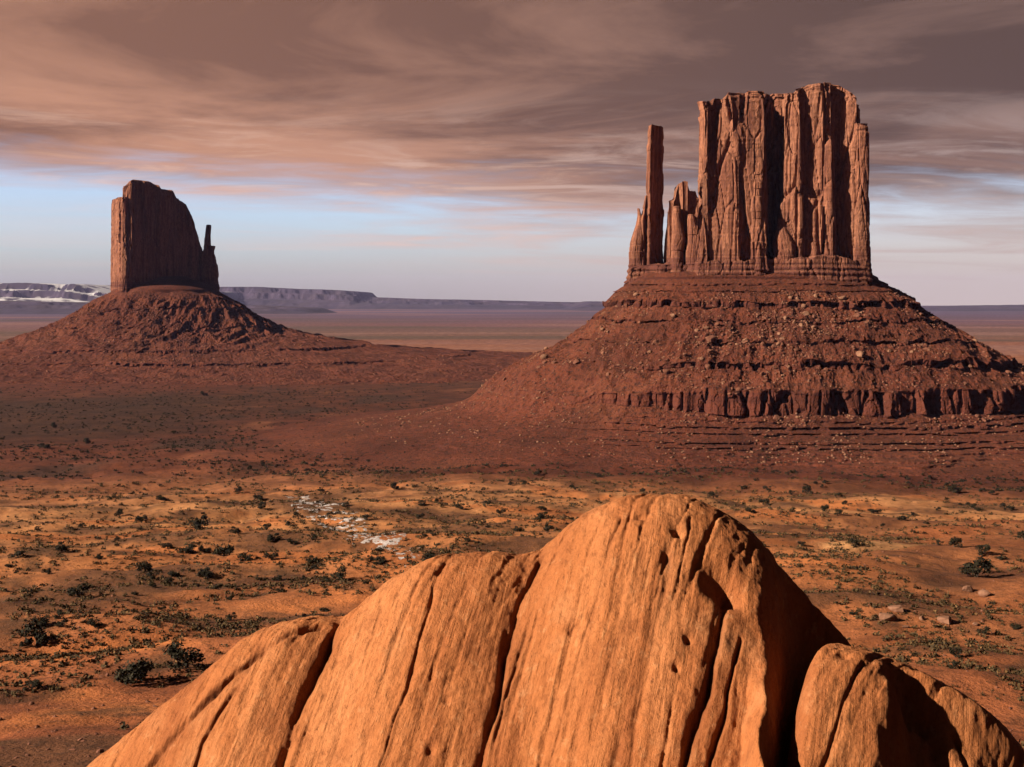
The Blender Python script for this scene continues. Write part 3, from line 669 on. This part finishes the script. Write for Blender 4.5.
def rock_object(i, mat):
    if (i, mat.name) not in ROCK_ME:
        o = mesh_obj('boulder', *ROCKS[i][:2], mat, tris=ROCKS[i][2]); ROCK_ME[(i, mat.name)] = o; return o
    o = ROCK_ME[(i, mat.name)].copy(); COL.objects.link(o); return o
def merged(name, proto, pos, scl, rz, mat, label, cat, pick=None):
    """many tiny repeats as one object"""
    VV, QQ, TTt, off = [], [], [], 0
    for k in range(len(proto)):
        sel = np.where(pick == k)[0]
        if not len(sel): continue
        v, q, tr = proto[k]; c, s = np.cos(rz[sel])[:, None], np.sin(rz[sel])[:, None]; sc = scl[sel][:, None]
        x = (v[None, :, 0] * c - v[None, :, 1] * s) * sc + pos[sel, 0][:, None]; y = (v[None, :, 0] * s + v[None, :, 1] * c) * sc + pos[sel, 1][:, None]
        z = v[None, :, 2] * sc + pos[sel, 2][:, None]
        VV.append(np.stack([x, y, z], -1).reshape(-1, 3)); o_ = off + np.arange(len(sel))[:, None, None] * len(v)
        if q is not None and len(q): QQ.append((q[None] + o_).reshape(-1, 4))
        if tr is not None and len(tr): TTt.append((tr[None] + o_).reshape(-1, 3))
        off += len(sel) * len(v)
    o = mesh_obj(name, np.concatenate(VV), np.concatenate(QQ) if QQ else None, mat, tris=np.concatenate(TTt) if TTt else None)
    return tag(o, label, cat, kind='stuff')
def talus_points(TV, root, n, rg, jmin, jmax, biased=0.0):
    """random points on the camera side of a talus skirt, in world space"""
    N, M, _ = TV.shape; out = []
    while len(out) < n:
        i = rg.integers(0, N - 1, 4000); j = rg.integers(int(M * jmin), int(M * jmax), 4000)
        p = TV[i, j] + np.array(root.location); dn = TV[i, np.minimum(j + 3, M - 1)] - TV[i, np.maximum(j - 3, 0)]
        h = np.hypot(dn[:, 0], dn[:, 1]); ok = (np.abs(dn[:, 2]) < 1.1 * h) & (TV[i, j][:, 1] < 40)
        clump = fbm(p[:, 0] / 30, p[:, 1] / 30, p[:, 2] / 30, 2, 77) + 0.25 * rg.random(len(p)) > biased
        out.extend(p[ok & clump])
    return np.array(out[:n])
rg = np.random.default_rng(21)
bp = talus_points(TV_E, east, 240, rg, 0.22, 0.66, 0.1)
for i, p in enumerate(bp):
    pale = rg.random() < 0.4; o = rock_object(int(rg.integers(0, 7)), M_PALE if pale else M_BOULDER)
    s = rg.uniform(0.9, 2.1) * (1.6 if rg.random() < 0.08 else 1); o.scale = (s * rg.uniform(0.8, 1.3), s, s); o.rotation_euler = (0, 0, rg.uniform(0, 6.28)); o.location = (p[0], p[1], p[2] + 0.2 * s)
    where = 'left shoulder' if p[0] < east.location.x - 60 else ('right shoulder' if p[0] > east.location.x + 60 else 'middle')
    tag(o, f"{'pale' if pale else 'dark red'} fallen boulder on the {where} of the sunlit butte's debris slope", 'boulder', f"{'pale' if pale else 'dark red'} boulders on the {where} of the eastern debris slope")
q = talus_points(TV_E, east, 4200, rg, 0.2, 0.68, 0.02); q[3400:] = talus_points(TV_E, east, 800, rg, 0.6, 0.85, 0.1); q2 = talus_points(TV_W, west, 900, rg, 0.2, 0.95, 0.02)
for pts, nm, lo_, hi_, mat, lab in ((q[:2700], 'rubble', 0.35, 1.1, M_BOULDER, 'red rubble strewn over the debris slope of the sunlit butte'), (q[2700:], 'rubble', 0.35, 1.0, M_PALE, 'pale rubble strewn over the debris slope of the sunlit butte'), (q2, 'rubble', 0.8, 2.4, M_BOULDER, 'red rubble strewn over the debris slope of the dark butte')):
    n = len(pts); merged(nm, ROCKS, pts, rg.uniform(lo_, hi_, n), rg.uniform(0, 6.28, n), mat, lab, 'rubble', rg.integers(0, 7, n))

# ------------------------------------------------------------------ bushes
def leaf_cloud(seed, n, blobs, leaf):
    """leaf-sized quads spread through a few uneven clumps"""
    r_ = np.random.default_rng(seed); V = []
    for _ in range(n):
        c = blobs[r_.integers(0, len(blobs))]; d = r_.normal(size=3); d /= np.linalg.norm(d); rad = c[3] * r_.uniform(0.45, 1.08)
        p = np.array(c[:3]) + d * rad * np.array([1, 1, 0.85])
        a = r_.normal(size=3); a /= np.linalg.norm(a); b = np.cross(a, d + 0.3 * r_.normal(size=3)); b /= max(np.linalg.norm(b), 1e-6)
        s = leaf * r_.uniform(0.6, 1.4)
        V += [p - a * s - b * s * 0.6, p + a * s - b * s * 0.6, p + a * s * 0.7 + b * s * 0.6, p - a * s * 0.7 + b * s * 0.6]
    V = np.array(V); V[:, 2] = np.maximum(V[:, 2], 0.0)
    return V, np.arange(len(V)).reshape(-1, 4)
def juniper_proto(seed):
    r_ = np.random.default_rng(seed); blobs = [(0, 0, 0.55, 0.5)]
    for k in range(r_.integers(5, 9)):
        a = r_.uniform(0, 6.28); rr = r_.uniform(0.25, 0.6); blobs.append((rr * math.cos(a), rr * math.sin(a), r_.uniform(0.2, 0.9), r_.uniform(0.2, 0.38)))
    cv, cq = leaf_cloud(seed, 850, blobs, 0.055)
    # trunk: tapered stem that forks into three limbs
    tv, tq = [], []
    def limb(p0, p1, r0, r1):
        p0, p1 = np.array(p0), np.array(p1); k = len(tv)
        for p, r in ((p0, r0), ((p0 + p1) / 2 + 0.03, (r0 + r1) / 2), (p1, r1)):
            for a in range(6): tv.append(p + r * np.array([math.cos(a * 1.047), math.sin(a * 1.047), 0]))
        for l in range(2):
            for a in range(6): tq.append((k + l * 6 + a, k + l * 6 + (a + 1) % 6, k + l * 6 + 6 + (a + 1) % 6, k + l * 6 + 6 + a))
    limb((0, 0, -0.15), (0.02, 0, 0.25), 0.09, 0.07)
    for a in (0.4, 2.5, 4.4): limb((0.02, 0, 0.22), (0.4 * math.cos(a), 0.4 * math.sin(a), 0.65), 0.06, 0.025)
    root = empty('juniper_bush', (0, 0, 0), None, 'bush')
    mesh_obj('crown', cv, cq, M_JUN, root); mesh_obj('trunk', np.array(tv), np.array(tq), M_BARK, root)
    return root
PROTO = [juniper_proto(40 + i) for i in range(6)]; used = [False] * 6
def place_bush(px, py, wpx, label, group=None, xy=None, size=None):
    x, y = xy if xy else at(px, py); k = int(rg.integers(0, 6))
    if not used[k]: used[k] = True; o = PROTO[k]
    else:
        o = PROTO[k].copy(); COL.objects.link(o)
        for ch in PROTO[k].children:
            c = ch.copy(); COL.objects.link(c); c.parent = o
    s = (size if size else 0.5 * wpx * y / F) * 1.2
    o.location = (x, y, float(ground_z(np.array(x), np.array(y))) - 0.05); o.scale = (s, s, s * rg.uniform(0.7, 1.0)); o.rotation_euler = (0, 0, rg.uniform(0, 6.28))
    tag(o, label, 'bush', group); return o
G1 = 'junipers on the orange slope west of the snow'
named = [
    (199, 529, 25, 'wide dark juniper above the round pair, left of the snow streak'), (224, 556, 24, 'largest round dark juniper in the middle of the orange slope'),
    (187, 553, 18, 'dark juniper just left of the largest round juniper on the orange slope'), (145, 572, 20, 'dark round juniper in the row below the orange bank, left one of two'),
    (172, 577, 16, 'dark round juniper in the row below the orange bank, right one of two'), (205, 577, 18, 'low spreading juniper below the largest round one'),
    (61, 552, 16, 'dark upright juniper alone on bare orange sand towards the left edge'), (18, 558, 15, 'dark round juniper near the left edge, upper of a close pair'),
    (8, 568, 11, 'small dark juniper at the left edge, lower of a close pair'), (78, 597, 26, 'broad dark juniper clump in the fold of the left slope'),
    (40, 626, 22, 'flat dark juniper left of two low ones near the left edge'), (62, 627, 16, 'small round juniper right of the flat one near the left edge'),
    (95, 628, 16, 'small juniper by itself, right of the low pair near the left edge'), (37, 645, 34, 'wide low dark juniper closest to the lower left edge'),
    (132, 684, 44, 'big dark thicket juniper beside the foot of the orange dome, left half'), (186, 668, 46, 'big dark thicket juniper beside the foot of the orange dome, right half'),
    (239, 493, 11, 'small round juniper on the crest of the pale knoll, left of two'), (258, 500, 12, 'small round juniper on the crest of the pale knoll, right of two'),
    (298, 518, 12, 'dark juniper left of the snow, upper of a touching pair'), (289, 526, 12, 'dark juniper left of the snow, lower of a touching pair'),
    (273, 541, 17, 'round dark juniper directly below the touching pair'), (312, 541, 13, 'round juniper at the left border of the snow streak'),
    (313, 564, 16, 'single round juniper on the dark ground below the snow streak'), (379, 552, 13, 'dark juniper standing within the lower snow patches'),
    (394, 490, 12, 'juniper in front of the red bank, topmost in the centre left'), (432, 564, 22, 'low dark juniper just above the left shoulder of the orange dome'),
    (543, 519, 14, 'round dark juniper just left of the orange dome top'), (538, 476, 11, 'dark round juniper against the foot of the red bank, above the dome'),
    (713, 498, 12, 'upright dark juniper just right above the dome top'), (808, 494, 13, 'dark round juniper alone on the pale flat below the sunlit butte'),
    (953, 493, 12, 'dark juniper on the pale flat near the right edge, top one'), (971, 508, 12, 'dark round juniper on the pale flat near the right edge, lower one'),
    (82, 527, 9, 'tiny juniper on the sand bank left of the wide dark juniper'), (119, 517, 13, 'small juniper on the upper sand bank left of the wide dark juniper'),
    (976, 577, 40, 'low dark thicket spread under an orange bank near the right edge'),
    (45, 449, 12, 'juniper on the far left rise, left of two'), (86, 444, 11, 'juniper on the far left rise, right of two'),
]
for px, py, wp, lab in named: place_bush(px, py, wp, lab)
small = [(98, 559, 9), (48, 574, 12), (345, 507, 9), (422, 506, 10), (438, 503, 10), (460, 509, 11), (501, 515, 11), (467, 541, 9), (488, 528, 8), (142, 523, 13), (53, 428, 9), (204, 396, 8), (767, 491, 9), (767, 506, 10),
         (744, 490, 9), (958, 493, 9), (1004, 508, 9), (992, 495, 9), (982, 492, 9), (792, 495, 8), (643, 492, 8), (872, 514, 10), (756, 481, 7), (366, 520, 8), (330, 515, 8), (32, 690, 20), (112, 500, 7), (160, 500, 9), (20, 480, 8), (250, 470, 7), (880, 478, 7), (930, 480, 7), (845, 505, 8), (905, 520, 8), (840, 540, 9), (940, 545, 10), (1000, 560, 10), (700, 478, 7), (600, 478, 7), (575, 490, 7)]
for px, py, wp in small:
    z_ = 'on the slope left of the snow streak' if px < 335 else ('on the flat behind the orange dome' if px < 640 else 'on the flat below the sunlit butte')
    place_bush(px, py, wp, 'small dark bush scattered ' + z_, 'small dark bushes ' + z_)
n_ = 0
while n_ < 190:
    px, py = rg.uniform(-20, 1044), 430 + 240 * rg.random()**2.0
    x, y = at(px, py)
    if y < 130 or y > 1300 or (px > 480 and y > 690) or fbm(np.array(x / 60), np.array(y / 60), 0.5, 3, 88) < -0.02: continue
    z_ = 'on the slope left of the snow streak' if px < 335 else ('on the flat behind the orange dome' if px < 640 else 'on the flat below the sunlit butte')
    place_bush(0, 0, 0, 'small dark bush scattered ' + z_, 'small dark bushes ' + z_, (x, y), rg.uniform(0.8, 1.2 if y < 260 else 2.1)); n_ += 1

# low scrub: uncountable tufts
def tuft(seed):
    r_ = np.random.default_rng(seed)
    bl = [(r_.uniform(-0.4, 0.4), r_.uniform(-0.4, 0.4), 0.15, r_.uniform(0.25, 0.45)) for _ in range(4)]
    v, q_ = leaf_cloud(seed, 26, bl, 0.13); return v, q_, None
TUFTS = [tuft(200 + i) for i in range(5)]
def scatter(n, d0, d1, keep, a=26):
    out = []
    while len(out) < n:
        th = np.radians(rg.uniform(-a, a, 6000)); d = np.exp(rg.uniform(math.log(d0), math.log(d1), 6000)); x, y = d * np.sin(th), d * np.cos(th)
        k = keep(x, y); out.extend(np.stack([x, y], -1)[k])
    o = np.array(out[:n]); return np.column_stack([o, ground_z(o[:, 0], o[:, 1])])
sp_ = scatter(25000, 85, 700, lambda x, y: fbm(x / 40, y / 30, 5.0, 4, 32) + 0.3 * rg.random(len(x)) - 0.22 * (1 - sstep(120, 260, np.hypot(x, y))) - 0.13 * sstep(40, 140, x) > 0.10)
n = len(sp_); sz = (0.28 + 1.25 * rg.random(n)**2.5) * (0.75 + sp_[:, 1] / 700)
merged('scrub', TUFTS, sp_, sz, rg.uniform(0, 6.28, n), M_SAGE, 'grey-green and straw coloured low scrub over the desert floor', 'scrub', rg.integers(0, 5, n))
ap = talus_points(TV_E, east, 1800, rg, 0.70, 0.97, 0.05); n = len(ap)
merged('scrub', TUFTS, ap, 0.4 + 1.6 * rg.random(n)**3, rg.uniform(0, 6.28, n), M_JUN, 'dark low scrub on the foot of the sunlit butte', 'scrub', rg.integers(0, 5, n))
sp_ = scatter(22000, 680, 2000, lambda x, y: (fbm(x / 160, y / 100, 5.0, 4, 39) + 0.4 * rg.random(len(x)) > 0.12) & (np.hypot(x - CX_E, y - DE) > 200))
n = len(sp_); merged('scrub', TUFTS, sp_, 0.5 + 2.6 * rg.random(n)**3, rg.uniform(0, 6.28, n), M_JUN, 'dark low scrub dotted over the far red plain', 'scrub', rg.integers(0, 5, n))
st = scatter(1500, 85, 500, lambda x, y: fbm(x / 45, y / 45, 2.0, 3, 90) + 0.4 * rg.random(len(x)) > 0.15)
n = len(st); merged('stones', ROCKS, st, rg.uniform(0.08, 0.38, n), rg.uniform(0, 6.28, n), M_BOULDER, 'loose stones on the desert floor', 'stones', rg.integers(0, 7, n))

# rocks lying on the flat to the right of the dome
for px, py, wp, lab in [(888, 620, 22, 'pale grey slab of rock, leftmost of the pair on the flat right of the dome'), (897, 611, 17, 'pale rock leaning behind the leftmost slab on the right flat'), (946, 622, 19, 'pale rock alone right of the slab pair on the right flat'), (922, 620, 9, 'small pale rock between the two big pale rocks'),
                        (968, 592, 12, 'grey rock below the dark mound, left one'), (985, 596, 13, 'grey rock below the dark mound, right one'), (905, 628, 8, 'little pale rock in front of the slab pair'), (975, 626, 8, 'little pale rock at the far right of the row of rocks')]:
    x, y = at(px, py); o = rock_object(int(rg.integers(0, 7)), M_PALE); s = 0.5 * wp * y / F
    o.scale = (s, s * 0.8, s * 0.7); o.rotation_euler = (0, 0, rg.uniform(0, 6.28)); o.location = (x, y, float(ground_z(np.array(x), np.array(y))) + 0.2 * s); o.name = 'rock'; tag(o, lab, 'rock')

# ------------------------------------------------------------------ snow lying in the shade of the wash
def snow_sheet(px0, py0, px1, py1, wid, seed, thr, label):
    (x0, y0), (x1, y1) = at(px0, py0), at(px1, py1); L = math.hypot(x1 - x0, y1 - y0); ux, uy = (x1 - x0) / L, (y1 - y0) / L
    a = np.arange(-0.1 * L, 1.1 * L, 0.45); b = np.arange(-wid, wid, 0.45); A, B = np.meshgrid(a, b, indexing='ij')
    x = x0 + ux * A - uy * B; y = y0 + uy * A + ux * B
    f = fbm(A / 14, B / 5, 0, 3, seed) * 0.9 + 0.95 * fbm(A / 3.2, B / 1.1, 0, 4, seed + 1) - thr + 0.25 * fbm(x / 1.1, y / 1.1, 0, 2, seed + 2) - 0.9 * (np.abs(B) / wid)**2 - 0.8 * np.clip(np.abs(A / L - 0.5) * 2 - 0.7, 0, 1)
    z = ground_z(x, y) + np.clip(f * 0.5, -0.2, 0.09)
    fq = grid_quads(len(a), len(b)); keep = (f.reshape(-1)[fq] > -0.06).any(1); fq = fq[keep]
    u_, inv = np.unique(fq, return_inverse=True)
    o = mesh_obj('snow', np.stack([x, y, z], -1).reshape(-1, 3)[u_], inv.reshape(-1, 4), M_SNOW, smooth=True)
    tag(o, label, 'snow', kind='stuff')
snow_sheet(300, 498, 415, 556, 15, 801, 0.06, 'streak of old snow lying between junipers in the wash')

# ------------------------------------------------------------------ the desert air
def haze():
    L, z0, z1 = 32000, -125, 620
    v = [(x, y, z) for x in (-L, L) for y in (-L, L) for z in (z0, z1)]
    f = [(0, 1, 3, 2), (4, 6, 7, 5), (0, 4, 5, 1), (2, 3, 7, 6), (0, 2, 6, 4), (1, 5, 7, 3)]
    m = bpy.data.materials.new('desert_haze'); m.use_nodes = True; t = NT(m.node_tree)
    o_ = t.n('ShaderNodeOutputMaterial'); p = t.n('ShaderNodeVolumePrincipled'); t.link(p.outputs[0], o_.inputs['Volume'])
    p.inputs['Color'].default_value = (0.50, 0.50, 1.0, 1); p.inputs['Density'].default_value = 0.95e-5; p.inputs['Anisotropy'].default_value = 0.0
    o = mesh_obj('haze', v, f, m); tag(o, 'thin blue desert haze over the far valley', 'haze', kind='stuff')
haze()
